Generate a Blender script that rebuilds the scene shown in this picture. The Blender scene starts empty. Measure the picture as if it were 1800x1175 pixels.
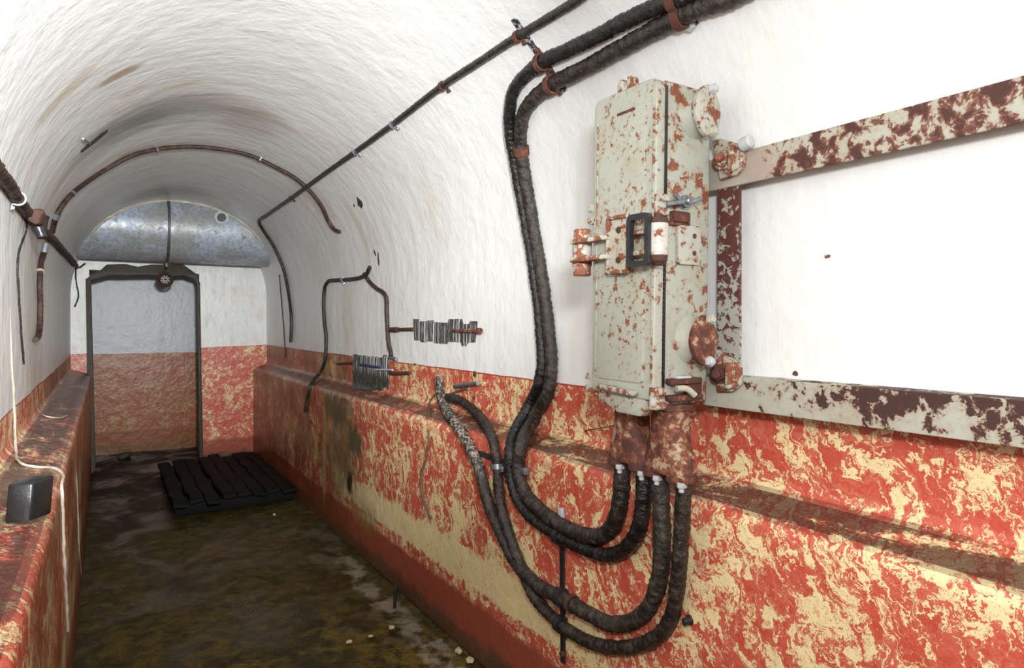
import bpy, bmesh, math, random
from mathutils import Vector, Matrix, noise as mnoise
random.seed(7)
V = Vector
C = bpy.context.scene.collection
SC = bpy.context.scene

# ------------------------------------------------------------------ camera model
FPX, HOR, CAMZ = 1130.0, 570.0, 1.30
TH = math.atan(715.0 / FPX)
FWD = V((math.sin(TH), math.cos(TH), 0)); RGT = V((math.cos(TH), -math.sin(TH), 0)); UP = V((0, 0, 1))
CAM = V((0, 0, CAMZ))

def ray(px, py):
    return FWD + RGT * ((px - 900) / FPX) + UP * ((HOR - py) / FPX)
def onX(px, py, X):
    d = ray(px, py); return CAM + d * (X / d.x)
def onY(px, py, Y):
    d = ray(px, py); return CAM + d * (Y / d.y)
def onZ(px, py, Z):
    d = ray(px, py); return CAM + d * ((Z - CAMZ) / d.z)

# ------------------------------------------------------------------ tunnel section
XL, XR, BL, BR = -0.25, 1.34, -0.10, 1.215       # upper walls, bench faces
LZ, SPR = 0.90, 1.55
XC, RAD = (XL + XR) / 2, (XR - XL) / 2
YB, YF = 6.63, -1.3                              # end walls

def inside(p, off):
    x, y, z = p
    if y > YB - off: return False
    if z < off: return False
    if z > SPR:
        return math.hypot(x - XC, z - SPR) < RAD - off
    fr = min(max((z - off - 0.855) / 0.075, 0), 1); fr = fr * fr * (3 - 2 * fr)
    xr = BR + (XR - BR) * fr - off
    xl = BL + (XL - BL) * fr + off
    return xl < x < xr
def hit(px, py, off=0.0):
    """where the line of sight meets the tunnel lining (off = clearance from it)"""
    d = ray(px, py); t = 0.05
    while t < 12 and inside(CAM + d * t, off): t += 0.02
    a, b = t - 0.02, t
    for _ in range(24):
        m = (a + b) / 2
        if inside(CAM + d * m, off): a = m
        else: b = m
    return CAM + d * a

def section():
    pts = [(BR, 0.0), (BR, 0.1), (BR, 0.2), (BR, 0.4), (BR, 0.6), (BR, 0.8)]
    for i in range(13):
        f = i / 12; z = 0.845 + 0.09 * f; s = f * f * (3 - 2 * f)
        s = 1 / (1 + math.exp(-(f - .5) * 9)); s = (s - .011) / .978
        pts.append((BR + (XR - BR) * min(max(s, 0), 1), z))
    pts += [(XR, 1.0), (XR, 1.1), (XR, 1.2), (XR, 1.3), (XR, 1.4), (XR, 1.48), (XR, SPR)]
    right = list(pts)
    arc = []
    for i in range(0, 49):
        a = math.pi * i / 48
        arc.append((XC + RAD * math.cos(a), SPR + RAD * math.sin(a)))
    left = [(2 * XC - x, z) for x, z in right]
    left = [((BL if abs(x - (2 * XC - BR)) < 1e-6 else XL + (x - (2 * XC - XR)) * (BL - XL) / (XR - BR)), z) for x, z in left]
    return right, arc, left[::-1]

# ------------------------------------------------------------------ object helpers
def link(o): C.objects.link(o); return o
def tag(o, label, cat, group=None):
    o['label'] = label; o['category'] = cat
    if group: o['group'] = group
    return o
def thing(name, label, cat, loc, group=None):
    o = bpy.data.objects.new(name, None); o.location = loc; o.empty_display_size = .05
    link(o); return tag(o, label, cat, group)

class MB:
    def __init__(s): s.bm = bmesh.new()
    def _merge(s, b):
        me = bpy.data.meshes.new('tmp'); b.to_mesh(me); b.free(); s.bm.from_mesh(me); bpy.data.meshes.remove(me)
    def box(s, lo, hi, bev=0.0, seg=2, mat=None):
        b = bmesh.new(); bmesh.ops.create_cube(b, size=1)
        c = (V(lo) + V(hi)) / 2; d = V(hi) - V(lo)
        for v in b.verts: v.co = V((v.co.x * d.x, v.co.y * d.y, v.co.z * d.z))
        if bev: bmesh.ops.bevel(b, geom=b.edges[:], offset=bev, segments=seg, affect='EDGES', profile=.5)
        M = Matrix.Translation(c) if mat is None else mat
        for v in b.verts: v.co = M @ (v.co if mat is None else v.co + c)
        s._merge(b); return s
    def bar(s, p0, p1, w, t, nrm, bev=0.0):
        """flat bar from p0 to p1, width w across, thickness t along nrm"""
        p0, p1 = V(p0), V(p1); a = (p1 - p0); L = a.length; a.normalize()
        n = V(nrm); n = (n - a * n.dot(a)).normalized(); q = n.cross(a)
        b = bmesh.new(); bmesh.ops.create_cube(b, size=1)
        for v in b.verts: v.co = V((v.co.x * L, v.co.y * w, v.co.z * t))
        if bev: bmesh.ops.bevel(b, geom=b.edges[:], offset=bev, segments=2, affect='EDGES', profile=.5)
        c = (p0 + p1) / 2
        for v in b.verts: v.co = c + a * v.co.x + q * v.co.y + n * v.co.z
        s._merge(b); return s
    def lathe(s, p, axis, prof, n=24, sx=1.0, xdir=None):
        """prof: (t, r) along axis; sx squashes across xdir"""
        axis = V(axis).normalized(); p = V(p)
        x = V(xdir) if xdir else (V((0, 0, 1)) if abs(axis.z) < .9 else V((1, 0, 0)))
        x = (x - axis * x.dot(axis)).normalized(); y = axis.cross(x)
        rings = []
        for t, r in prof:
            rings.append([s.bm.verts.new(p + axis * t + x * (r * sx * math.cos(2 * math.pi * k / n)) + y * (r * math.sin(2 * math.pi * k / n))) for k in range(n)])
        for a, b in zip(rings, rings[1:]):
            for k in range(n): s.bm.faces.new((a[k], a[(k + 1) % n], b[(k + 1) % n], b[k]))
        s.bm.faces.new(rings[0][::-1]); s.bm.faces.new(rings[-1])
        return s
    def cyl(s, p0, p1, r, n=20, bev=0.0, sx=1.0, xdir=None):
        a = V(p1) - V(p0); L = a.length
        pr = [(0, r), (L, r)] if not bev else [(0, r - bev), (bev, r), (L - bev, r), (L, r - bev)]
        return s.lathe(p0, a, pr, n, sx, xdir)
    def hexnut(s, p, axis, r, h):
        return s.lathe(p, axis, [(0, r), (h * .8, r), (h, r * .86)], 6)
    def ring(s, c, axis, R, r, n=28, m=8, sq=None):
        axis = V(axis).normalized(); x = axis.orthogonal().normalized(); y = axis.cross(x); c = V(c)
        rings = []
        for i in range(n):
            a = 2 * math.pi * i / n; d = x * math.cos(a) + y * math.sin(a)
            if sq: sec = [(-sq, -r), (sq, -r), (sq, r), (-sq, r)]
            else: sec = [(r * math.sin(2 * math.pi * k / m), r * math.cos(2 * math.pi * k / m)) for k in range(m)]
            rings.append([s.bm.verts.new(c + d * (R + b) + axis * t) for t, b in sec])
        for i in range(n):
            a, b = rings[i], rings[(i + 1) % n]; k = len(a)
            for j in range(k): s.bm.faces.new((a[j], a[(j + 1) % k], b[(j + 1) % k], b[j]))
        return s
    def prism(s, poly, o, U, W, D, bev=0.0, seg=2):
        """polygon (u, w) in the plane o + u*U + w*W, extruded by vector D"""
        b = bmesh.new(); o, U, W, D = V(o), V(U), V(W), V(D)
        f = b.faces.new([b.verts.new(o + U * u + W * w) for u, w in poly])
        r = bmesh.ops.extrude_face_region(b, geom=[f])
        for g in r['geom']:
            if isinstance(g, bmesh.types.BMVert): g.co += D
        bmesh.ops.recalc_face_normals(b, faces=b.faces[:])
        if bev:
            es = [e for e in b.edges if len(e.link_faces) == 2 and e.calc_face_angle(0) > .5]
            bmesh.ops.bevel(b, geom=es, offset=bev, segments=seg, affect='EDGES', profile=.5)
        s._merge(b); return s
    def tube(s, pts, r, n=14, lump=.08, wrap=0.0, ds=.006, seed=0, flat=None, taper=None, pitch=.022):
        path = smooth(pts, ds); T = tangents(path)
        x = T[0].orthogonal().normalized(); rings = []; acc = 0
        N = len(path)
        for i, (p, t) in enumerate(zip(path, T)):
            x = (x - t * x.dot(t)).normalized(); y = t.cross(x)
            if i: acc += (p - path[i - 1]).length
            ring = []
            tp = 1 if taper is None else taper(i / max(N - 1, 1))
            for k in range(n):
                a = 2 * math.pi * k / n
                q = V((math.cos(a) * 1.3 + seed * 7.1, math.sin(a) * 1.3, acc * 28))
                rr = r * tp * (1 + lump * mnoise.noise(q) + lump * .6 * mnoise.noise(q * 2.7))
                if wrap:
                    ph = (acc / pitch + a / (2 * math.pi)) % 1.0
                    rr *= 1 + wrap * (ph - .5)
                d = x * math.cos(a) + y * math.sin(a)
                if flat is not None: d = d - flat * (d.dot(flat) * .72)
                ring.append(s.bm.verts.new(p + d * rr))
            rings.append(ring)
        for a, b in zip(rings, rings[1:]):
            for k in range(n): s.bm.faces.new((a[k], a[(k + 1) % n], b[(k + 1) % n], b[k]))
        s.bm.faces.new(rings[0][::-1]); s.bm.faces.new(rings[-1])
        return s
    def jitter(s, amp, freq=18):
        for v in s.bm.verts:
            v.co += mnoise.noise_vector(v.co * freq) * amp
        return s
    def build(s, name, mat, parent=None, angle=38):
        bmesh.ops.recalc_face_normals(s.bm, faces=s.bm.faces[:])
        me = bpy.data.meshes.new(name)
        if parent is not None:
            w = V((0, 0, 0)); q = parent
            while q is not None: w += q.location; q = q.parent
            for v in s.bm.verts: v.co -= w
        s.bm.to_mesh(me); s.bm.free()
        for p in me.polygons: p.use_smooth = True
        me.set_sharp_from_angle(angle=math.radians(angle))
        me.materials.append(mat)
        o = link(bpy.data.objects.new(name, me))
        if parent is not None: o.parent = parent
        return o

def smooth(pts, ds):
    P = [V(p) for p in pts]
    if len(P) == 2: P = [P[0], (P[0] + P[1]) / 2, P[1]]
    out = []
    for i in range(len(P) - 1):
        p0 = P[max(i - 1, 0)]; p1 = P[i]; p2 = P[i + 1]; p3 = P[min(i + 2, len(P) - 1)]
        if i == 0: p0 = p1 * 2 - p2
        if i == len(P) - 2: p3 = p2 * 2 - p1
        def tj(a, b): return max((b - a).length, 1e-5) ** .5
        t0 = 0; t1 = t0 + tj(p0, p1); t2 = t1 + tj(p1, p2); t3 = t2 + tj(p2, p3)
        n = max(2, int((p2 - p1).length / ds))
        for k in range(n):
            t = t1 + (t2 - t1) * k / n
            a1 = p0 * ((t1 - t) / (t1 - t0)) + p1 * ((t - t0) / (t1 - t0))
            a2 = p1 * ((t2 - t) / (t2 - t1)) + p2 * ((t - t1) / (t2 - t1))
            a3 = p2 * ((t3 - t) / (t3 - t2)) + p3 * ((t - t2) / (t3 - t2))
            b1 = a1 * ((t2 - t) / (t2 - t0)) + a2 * ((t - t0) / (t2 - t0))
            b2 = a2 * ((t3 - t) / (t3 - t1)) + a3 * ((t - t1) / (t3 - t1))
            out.append(b1 * ((t2 - t) / (t2 - t1)) + b2 * ((t - t1) / (t2 - t1)))
    out.append(P[-1])
    return out
def tangents(path):
    n = len(path)
    return [(path[min(i + 1, n - 1)] - path[max(i - 1, 0)]).normalized() for i in range(n)]

# ------------------------------------------------------------------ materials
class NT:
    def __init__(s, name):
        s.mat = bpy.data.materials.new(name); s.mat.use_nodes = True
        s.t = s.mat.node_tree; s.t.nodes.clear()
        s.out = s.t.nodes.new('ShaderNodeOutputMaterial')
        s.b = s.t.nodes.new('ShaderNodeBsdfPrincipled'); s.t.links.new(s.b.outputs[0], s.out.inputs[0])
        s.geo = s.t.nodes.new('ShaderNodeNewGeometry'); s.tc = s.t.nodes.new('ShaderNodeTexCoord')
    def set(s, inp, v):
        if isinstance(v, bpy.types.NodeSocket): s.t.links.new(v, inp)
        elif isinstance(v, tuple) and len(v) == 3 and inp.type == 'RGBA': inp.default_value = (*v, 1)
        else: inp.default_value = v
    def n(s, typ, ins=None, **kw):
        nd = s.t.nodes.new('ShaderNode' + typ)
        for k, v in kw.items(): setattr(nd, k, v)
        for k, v in (ins or {}).items(): s.set(nd.inputs[k], v)
        return nd
    def m(s, op, a, b=0.0, c=0.0, clamp=False):
        return s.n('Math', {0: a, 1: b, 2: c}, operation=op, use_clamp=clamp).outputs[0]
    def vm(s, op, a, b=(0, 0, 0)):
        return s.n('VectorMath', {0: a, 1: b}, operation=op).outputs[0]
    def scale(s, v, xyz): return s.vm('MULTIPLY', v, xyz)
    def noise(s, vec, sc, det=4.0, ro=.55, dist=0.0, col=False):
        nd = s.n('TexNoise', {'Vector': vec, 'Scale': sc, 'Detail': det, 'Roughness': ro, 'Distortion': dist})
        return nd.outputs['Color' if col else 'Fac']
    def ss(s, x, a, b, lo=0.0, hi=1.0):
        return s.n('MapRange', {'Value': x, 'From Min': a, 'From Max': b, 'To Min': lo, 'To Max': hi}, interpolation_type='SMOOTHSTEP').outputs[0]
    def mix(s, f, a, b):
        nd = s.n('Mix', data_type='RGBA'); s.set(nd.inputs[0], f); s.set(nd.inputs[6], a); s.set(nd.inputs[7], b)
        return nd.outputs[2]
    def xyz(s, v):
        nd = s.n('SeparateXYZ', {0: v}); return nd.outputs
    def comb(s, x, y, z): return s.n('CombineXYZ', {0: x, 1: y, 2: z}).outputs[0]
    def bump(s, h, st=.3, dist=.01, nrm=None):
        ins = {'Height': h, 'Strength': st, 'Distance': dist}
        if nrm is not None: ins['Normal'] = nrm
        return s.n('Bump', ins).outputs[0]
    def fin(s, col, rough=.5, normal=None, metal=0.0, spec=.5):
        s.set(s.b.inputs['Base Color'], col); s.set(s.b.inputs['Roughness'], rough)
        s.set(s.b.inputs['Metallic'], metal); s.set(s.b.inputs['Specular IOR Level'], spec)
        if normal is not None: s.set(s.b.inputs['Normal'], normal)
        return s.mat

ANG = -.55
CREAM = (.80, .665, .36); RED = (.50, .075, .045); WHITE = (.80, .81, .785)

def lining(name, end=False, tint=None):
    """limewash above, red marbling on cream below, plain red skirting; dirt on the ledges"""
    g = NT(name); P = g.geo.outputs['Position']; x, y, z = g.xyz(P)
    if end: q = g.scale(g.comb(x, z, 0.0), (1.7, 1.7, 1))
    else:
        uv = g.n('UVMap', uv_map='lining').outputs[0]; q = uv
    # --- marbling
    w0 = g.vm('SUBTRACT', g.noise(q, 2.6, 2, .5, 0, True), (.5, .5, .5))
    w1 = g.vm('SUBTRACT', g.noise(q, 9.0, 3, .6, 0, True), (.5, .5, .5))
    w2 = g.vm('SUBTRACT', g.noise(q, 34.0, 4, .65, 0, True), (.5, .5, .5))
    w3 = g.vm('SUBTRACT', g.noise(q, 110.0, 3, .65, 0, True), (.5, .5, .5))
    qw = g.vm('ADD', g.vm('ADD', q, g.scale(w0, (.22, .22, .22))), g.vm('ADD', g.scale(w1, (.15, .15, .15)), g.vm('ADD', g.scale(w2, (.07, .07, .07)), g.scale(w3, (.016, .016, .016)))))
    rot = g.n('VectorRotate', {'Vector': qw, 'Angle': ANG}, rotation_type='Z_AXIS').outputs[0]
    n1 = g.noise(qw, 13.0, 8, .66, 1.2)
    n2 = g.noise(g.scale(rot, (9.0, 46.0, 1)), 1.0, 7, .66, 1.2)
    n3 = g.noise(g.scale(rot, (40.0, 130.0, 1)), 1.0, 4, .65, 1.0)
    big = g.noise(q, 3.2, 2, .5)
    n = g.m('ADD', g.m('ADD', g.m('MULTIPLY', n1, .42), g.m('MULTIPLY', n3, .18)), g.m('MULTIPLY', n2, .40))
    n = g.m('ADD', n, g.m('MULTIPLY', g.m('SUBTRACT', big, .5), .16))
    zz = z
    if end: n = g.m('ADD', n, .018)
    band = g.m('MULTIPLY', g.ss(zz, .25, .30), g.ss(zz, .43, .36))
    if not end:
        band = g.m('MULTIPLY', band, g.m('MULTIPLY', g.ss(y, 1.3, 1.9), g.ss(y, 4.1, 3.4)))
    else: band = g.m('MULTIPLY', band, 0.0)
    n = g.m('SUBTRACT', n, g.m('MULTIPLY', band, .16))
    red = g.ss(n, .478, .494)
    vein = g.m('SUBTRACT', 1.0, g.ss(g.m('ABSOLUTE', g.m('SUBTRACT', n, .487)), .0, .014))
    smear = g.ss(g.noise(g.scale(rot, (14, 60, 1)), 1.0, 5, .7, 1.0), .40, .66)
    redc = g.mix(smear, RED, (.60, .15, .10))
    redc = g.mix(g.m('MULTIPLY', vein, .55), redc, (.33, .035, .02))
    thin = g.m('MULTIPLY', g.ss(g.noise(g.scale(rot, (18, 70, 1)), 1.0, 5, .7, 2.0), .56, .61), .75)
    crm = g.mix(thin, CREAM, (.62, .24, .13))
    pat = g.mix(red, crm, redc)
    # --- skirting and darker olive foot of the wall
    wob = g.m('MULTIPLY', g.m('SUBTRACT', g.noise(q, 6, 3), .5), .05)
    sk = g.ss(g.m('ADD', zz, wob), .225, .195)
    pat = g.mix(sk, pat, g.mix(g.noise(q, 14, 5), (.27, .055, .03), (.36, .085, .05)))
    foot = g.ss(g.m('ADD', zz, g.m('MULTIPLY', wob, 2.5)), .11, .05)
    pat = g.mix(g.m('MULTIPLY', foot, .8), pat, (.055, .048, .018))
    # --- limewash
    if end: st = g.noise(g.scale(q, (6, 1.4, 1)), 2.0, 5, .6, .4)
    else: st = g.noise(g.scale(q, (1.3, 26, 1)), 1.0, 6, .62, .5)
    blot = g.noise(q, 1.7, 5, .6, .6)
    fine = g.noise(P, 60, 4, .6)
    far = g.ss(y, 1.6, 3.6)
    wht = g.mix(g.m('MULTIPLY', g.ss(st, .45, .75), g.m('ADD', .05, g.m('MULTIPLY', far, .40))), WHITE, (.50, .47, .42))
    wht = g.mix(g.m('MULTIPLY', g.ss(blot, .50, .72), g.m('ADD', .03, g.m('MULTIPLY', far, .35))), wht, (.60, .52, .40))
    wht = g.mix(g.m('MULTIPLY', g.ss(fine, .66, .76), g.m('MULTIPLY', far, .22)), wht, (.25, .20, .15))
    if not end:
        ux, uy, _ = g.xyz(q)
        def blob(su, sy, ru, ry, lo=.3, hi=1.0, fr=(2.0, 9.0, 1)):
            a = g.m('DIVIDE', g.m('SUBTRACT', ux, su), ru); b = g.m('DIVIDE', g.m('SUBTRACT', uy, sy), ry)
            d = g.m('SQRT', g.m('ADD', g.m('MULTIPLY', a, a), g.m('MULTIPLY', b, b)))
            d = g.m('ADD', d, g.m('MULTIPLY', g.m('SUBTRACT', g.noise(g.scale(q, fr), 1.0, 4, .6, .5), .5), 1.3))
            return g.ss(d, hi, lo)
        for (px, py, ru, ry, lo, hi, colr, k) in STAINS:
            p = hit(px, py); su, sy = uvof(p)
            wht = g.mix(g.m('MULTIPLY', blob(su, sy, ru, ry, lo, hi), k), wht, colr)
    # --- border line
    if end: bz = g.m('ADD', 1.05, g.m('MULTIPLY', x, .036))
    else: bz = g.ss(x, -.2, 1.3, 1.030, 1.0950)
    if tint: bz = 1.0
    bz = g.m('ADD', bz, g.m('MULTIPLY', g.m('SUBTRACT', g.noise(q, 3.0, 2), .5), .012))
    low = g.ss(z, g.m('ADD', bz, .0015), g.m('SUBTRACT', bz, .0015))
    ln = g.m('MULTIPLY', g.ss(z, g.m('SUBTRACT', bz, .0065), g.m('SUBTRACT', bz, .004)), low)
    col = g.mix(low, wht, g.mix(ln, pat, (.40, .05, .035)))
    if not end:
        # dirt lying on the ledges, green algae on the moist stretch
        nz = g.xyz(g.geo.outputs['True Normal'])[2]
        dn = g.noise(g.scale(q, (16, 5, 1)), 1.0, 6, .7, .6)
        up = g.m('MULTIPLY', g.ss(nz, .72, .93), g.ss(z, 1.05, .99))
        dirt = g.m('MULTIPLY', up, g.ss(g.m('ADD', dn, g.m('MULTIPLY', g.m('SUBTRACT', g.noise(P, 110, 3, .7), .5), .35)), .36, .50))
        gr = g.noise(P, 190, 3, .7)
        col = g.mix(g.m('MULTIPLY', dirt, .9), col, g.mix(g.ss(gr, .45, .65), (.045, .019, .013), (.135, .055, .038)))
        lw = g.m('MAXIMUM', g.ss(y, 2.9, 4.4), g.m('MULTIPLY', g.m('MULTIPLY', g.ss(x, .1, .0), g.ss(z, .89, .84)), g.ss(y, .9, 1.6)))
        damp_shade = g.m('MULTIPLY', g.m('MULTIPLY', lw, low), g.ss(g.noise(q, 2.4, 4), .2, .6))  # dimmer light far down painted into the red; left bench front darkened too
        col = g.mix(g.m('MULTIPLY', damp_shade, .78), col, (.13, .036, .008))
        for (px, py, ru, ry, colr, k) in ALGAE:
            p = hit(px, py); su, sy = uvof(p)
            col = g.mix(g.m('MULTIPLY', blob(su, sy, ru, ry, .35, 1.0, (9, 9, 1)), k), col, colr)
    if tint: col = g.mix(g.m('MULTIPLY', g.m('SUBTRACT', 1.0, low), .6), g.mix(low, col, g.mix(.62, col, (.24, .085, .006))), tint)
    # --- relief
    h = g.m('ADD', g.noise(P, 34, 6, .62), g.m('MULTIPLY', st, .9))
    h2 = g.noise(P, 9, 4, .55)
    nrm = g.bump(h2, .5, .014, g.bump(h, .42, .0035))
    rough = g.mix(low, g.mix(far, (.62,) * 3, (.36,) * 3), (.34, .34, .34))
    return g.fin(col, g.xyz(rough)[0], nrm, 0, .45)

def uvof(p):
    """developed coordinate around the section (metres from the right floor edge), and Y"""
    x, z = p.x, p.z
    if z > SPR:
        a = math.atan2(z - SPR, x - XC); return (SPR + .11 + a * RAD, p.y)
    if x > XC: return ((z if z < .86 else z + .11), p.y)
    return (SPR + .11 + math.pi * RAD + (SPR - z) + (.11 if z < .86 else 0), p.y)

STAINS = [
    (330, 190, .40, .36, .2, 1.1, (.21, .205, .20), .65),
    (205, 230, .36, .30, .2, 1.1, (.16, .16, .155), .75),
    (450, 215, .22, .40, .2, 1.1, (.33, .31, .28), .5),
    (225, 125, .13, .05, .3, .9, (.33, .22, .12), .85),
    (120, 160, .20, .08, .3, 1.0, (.50, .38, .22), .5),
    (330, 150, .16, .06, .3, 1.0, (.50, .38, .25), .55),
    (130, 290, .25, .10, .3, 1.0, (.52, .40, .24), .5),
    (300, 335, .45, .35, .2, 1.1, (.22, .20, .17), .6),
    (560, 360, .30, .16, .2, 1.1, (.50, .42, .30), .5),
    (640, 420, .35, .05, .2, 1.0, (.55, .43, .28), .45),
    (60, 500, .60, .55, .2, 1.2, (.46, .40, .33), .5),
    (100, 350, .35, .5, .2, 1.1, (.50, .45, .38), .5),
    (610, 560, .35, .20, .2, 1.1, (.60, .50, .38), .45),
]
ALGAE = [
    (600, 790, .40, .42, (.13, .115, .05), .75),
    (590, 720, .14, .36, (.060, .065, .035), .9),
    (625, 775, .12, .18, (.060, .065, .035), .85),
    (570, 800, .42, .05, (.30, .26, .12), .7),
    (615, 850, .085, .07, (.030, .016, .011), .95),
    (640, 905, .10, .30, (.26, .20, .08), .6),
]

def rusty(name, base=(.37, .385, .33), amount=.5, dark=.25, fine=1.0, edge=.35, pink=0.0, heavy=None, rcol=((.165, .048, .022), (.25, .085, .042)), dk=(.035, .10)):
    g = NT(name); P = g.tc.outputs['Object']
    a = g.noise(P, 26 * fine, 7, .66, .35); b = g.noise(P, 75 * fine, 5, .65, .2); c = g.noise(P, 7, 3, .5)
    n = g.m('ADD', g.m('MULTIPLY', a, .62), g.m('ADD', g.m('MULTIPLY', b, .16), g.m('MULTIPLY', c, .22)))
    pt = g.n('NewGeometry').outputs['Pointiness']
    n = g.m('ADD', n, g.m('MULTIPLY', g.ss(pt, .51, .60), edge * .25))
    th = .70 - .17 * amount
    if heavy is not None:
        n = g.m('ADD', n, heavy(g, P))
    r = g.ss(n, th, th + .022)
    halo = g.ss(n, th - .075, th + .01)
    rc = g.mix(g.ss(b, .35, .65), rcol[0], rcol[1])
    rc = g.mix(g.m('MULTIPLY', g.ss(n, th + dk[0], th + dk[1]), dark), rc, (.055, .022, .018))
    bc = g.mix(g.m('MULTIPLY', g.ss(g.noise(P, 11, 5, .6), .45, .7), .5), base, tuple(v * k for v, k in zip(base, (.86, .80, .62))))
    if pink: bc = g.mix(g.m('MULTIPLY', g.ss(g.noise(P, 4.5, 3, .5), .45, .6), pink), bc, (.36, .265, .22))
    bc = g.mix(g.m('MULTIPLY', halo, .32), bc, (.30, .19, .08))
    sp = g.ss(g.noise(P, 170, 2, .5), .70, .74)
    bc = g.mix(g.m('MULTIPLY', sp, .7), bc, (.28, .10, .04))
    col = g.mix(r, bc, rc)
    h = g.m('ADD', g.m('MULTIPLY', r, .6), g.m('MULTIPLY', b, .5))
    return g.fin(col, g.m('ADD', .42, g.m('MULTIPLY', r, .35)), g.bump(h, .35, .0025), 0, .45)

def tar(name, c0=(.009, .0085, .008), c1=(.045, .033, .024), k=.5, scrape=None, rough=.24):
    g = NT(name); P = g.tc.outputs['Object']
    a = g.noise(P, 38, 6, .65, .4); b = g.noise(P, 150, 4, .6)
    col = g.mix(g.m('MULTIPLY', g.ss(a, .42, .68), k * 1.6, clamp=True), c0, c1)
    col = g.mix(g.m('MULTIPLY', g.ss(b, .64, .74), .35), col, (.26, .22, .18))
    rg = g.ss(a, .35, .65, rough, rough + .18)
    if scrape is not None:
        sfac, colr = scrape(g, P)
        s = g.m('MULTIPLY', sfac, g.ss(g.noise(P, 60, 5, .7, .8), .47, .60))
        col = g.mix(s, col, colr); 
    h = g.m('ADD', a, g.m('MULTIPLY', b, .9))
    return g.fin(col, rg, g.bump(h, .7, .006), 0, .6)

def plain(name, col, rough=.5, metal=0.0, var=.25, sc=30, bump=.2, spec=.5):
    g = NT(name); P = g.tc.outputs['Object']; a = g.noise(P, sc, 5, .6)
    c = g.mix(g.m('MULTIPLY', g.ss(a, .35, .7), var), col, tuple(v * .45 for v in col))
    return g.fin(c, rough, g.bump(a, bump, .003), metal, spec)

def floor_mat():
    g = NT('wet_muddy_floor'); P = g.geo.outputs['Position']; x, y, z = g.xyz(P)
    a = g.noise(P, 2.6, 6, .62, .8); b = g.noise(P, 14, 6, .66, .5); f = g.noise(P, 70, 4, .65)
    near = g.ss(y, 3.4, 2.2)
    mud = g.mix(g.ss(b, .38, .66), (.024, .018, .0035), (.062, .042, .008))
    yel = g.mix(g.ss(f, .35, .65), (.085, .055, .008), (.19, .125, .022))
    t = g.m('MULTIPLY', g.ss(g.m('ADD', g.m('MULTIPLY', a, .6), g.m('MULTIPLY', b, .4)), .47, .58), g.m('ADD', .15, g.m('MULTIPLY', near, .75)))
    col = g.mix(t, mud, yel)
    dk = g.ss(g.noise(g.scale(P, (1.2, .8, 1)), 2.0, 5, .6, .6), .52, .66)
    col = g.mix(g.m('MULTIPLY', dk, .75), col, (.012, .011, .006))
    # washed out strip of bare mortar beside the right hand wall
    xs = g.m('ADD', x, g.m('MULTIPLY', g.m('SUBTRACT', b, .5), .16))
    strip = g.m('MULTIPLY', g.m('MULTIPLY', g.ss(xs, 1.045, 1.09), g.ss(xs, 1.19, 1.15)), g.m('MULTIPLY', g.ss(y, 1.7, 2.2), g.ss(y, 3.9, 3.3)))
    strip = g.m('MULTIPLY', strip, g.ss(g.noise(P, 9, 5, .7), .42, .58))
    col = g.mix(g.m('MULTIPLY', strip, .75), col, (.30, .25, .19))
    gk = g.m('MULTIPLY', g.ss(g.noise(g.scale(P, (1, .7, 1)), 5, 5, .6), .50, .62), g.ss(x, .75, 1.0))
    col = g.mix(g.m('MULTIPLY', gk, .5), col, (.12, .10, .07))
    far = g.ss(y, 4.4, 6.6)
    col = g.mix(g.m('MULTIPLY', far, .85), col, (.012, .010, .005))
    fl = g.ss(g.noise(P, 120, 2, .5), .73, .76)
    col = g.mix(g.m('MULTIPLY', fl, .6), col, (.35, .28, .16))
    wet = g.ss(a, .36, .60)
    rough = g.m('ADD', .16, g.m('MULTIPLY', wet, .5))
    h = g.m('ADD', g.m('MULTIPLY', b, g.m('ADD', .15, wet)), g.m('MULTIPLY', f, .35))
    return g.fin(col, rough, g.bump(h, .55, .012), 0, .22)

def pad_mat(name, c0, c1, zg=0.0, th=.55):
    """dark pad whose ribs carry streaks of white limewash"""
    g = NT(name); P = g.tc.outputs['Object']; x, y, z = g.xyz(P)
    a = g.noise(g.scale(P, (30, 95, 3.0)), 1.0, 4, .65, .2); b = g.noise(P, 40, 5, .65)
    col = g.mix(g.ss(b, .35, .65), c0, c1)
    col = g.mix(g.m('MULTIPLY', g.ss(a, th, th + .025), g.ss(z, zg, zg + .06)), col, (.66, .66, .62))
    return g.fin(col, .45, g.bump(b, .4, .004), 0, .5)

def galv():
    g = NT('galvanised_duct'); P = g.tc.outputs['Object']; x, y, z = g.xyz(P)
    a = g.noise(P, 3.0, 5, .6, .6); b = g.noise(P, 22, 6, .65, .4)
    v = g.n('TexVoronoi', {'Vector': P, 'Scale': 34.0}).outputs['Distance']
    col = g.mix(g.ss(v, .1, .7), (.30, .36, .44), (.44, .50, .57))
    col = g.mix(g.m('MULTIPLY', g.ss(g.m('ADD', a, g.m('MULTIPLY', b, .3)), .57, .68), .5), col, (.27, .25, .17))
    col = g.mix(g.m('MULTIPLY', g.ss(b, .60, .70), .6), col, (.09, .07, .035))
    top = g.m('MULTIPLY', g.ss(z, .16, .27), g.ss(g.noise(P, 7, 5, .7), .34, .56))
    col = g.mix(g.m('MULTIPLY', top, .75), col, (.07, .060, .042))
    return g.fin(col, g.ss(b, .3, .7, .30, .5), g.bump(b, .25, .006), .15, .5)

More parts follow.
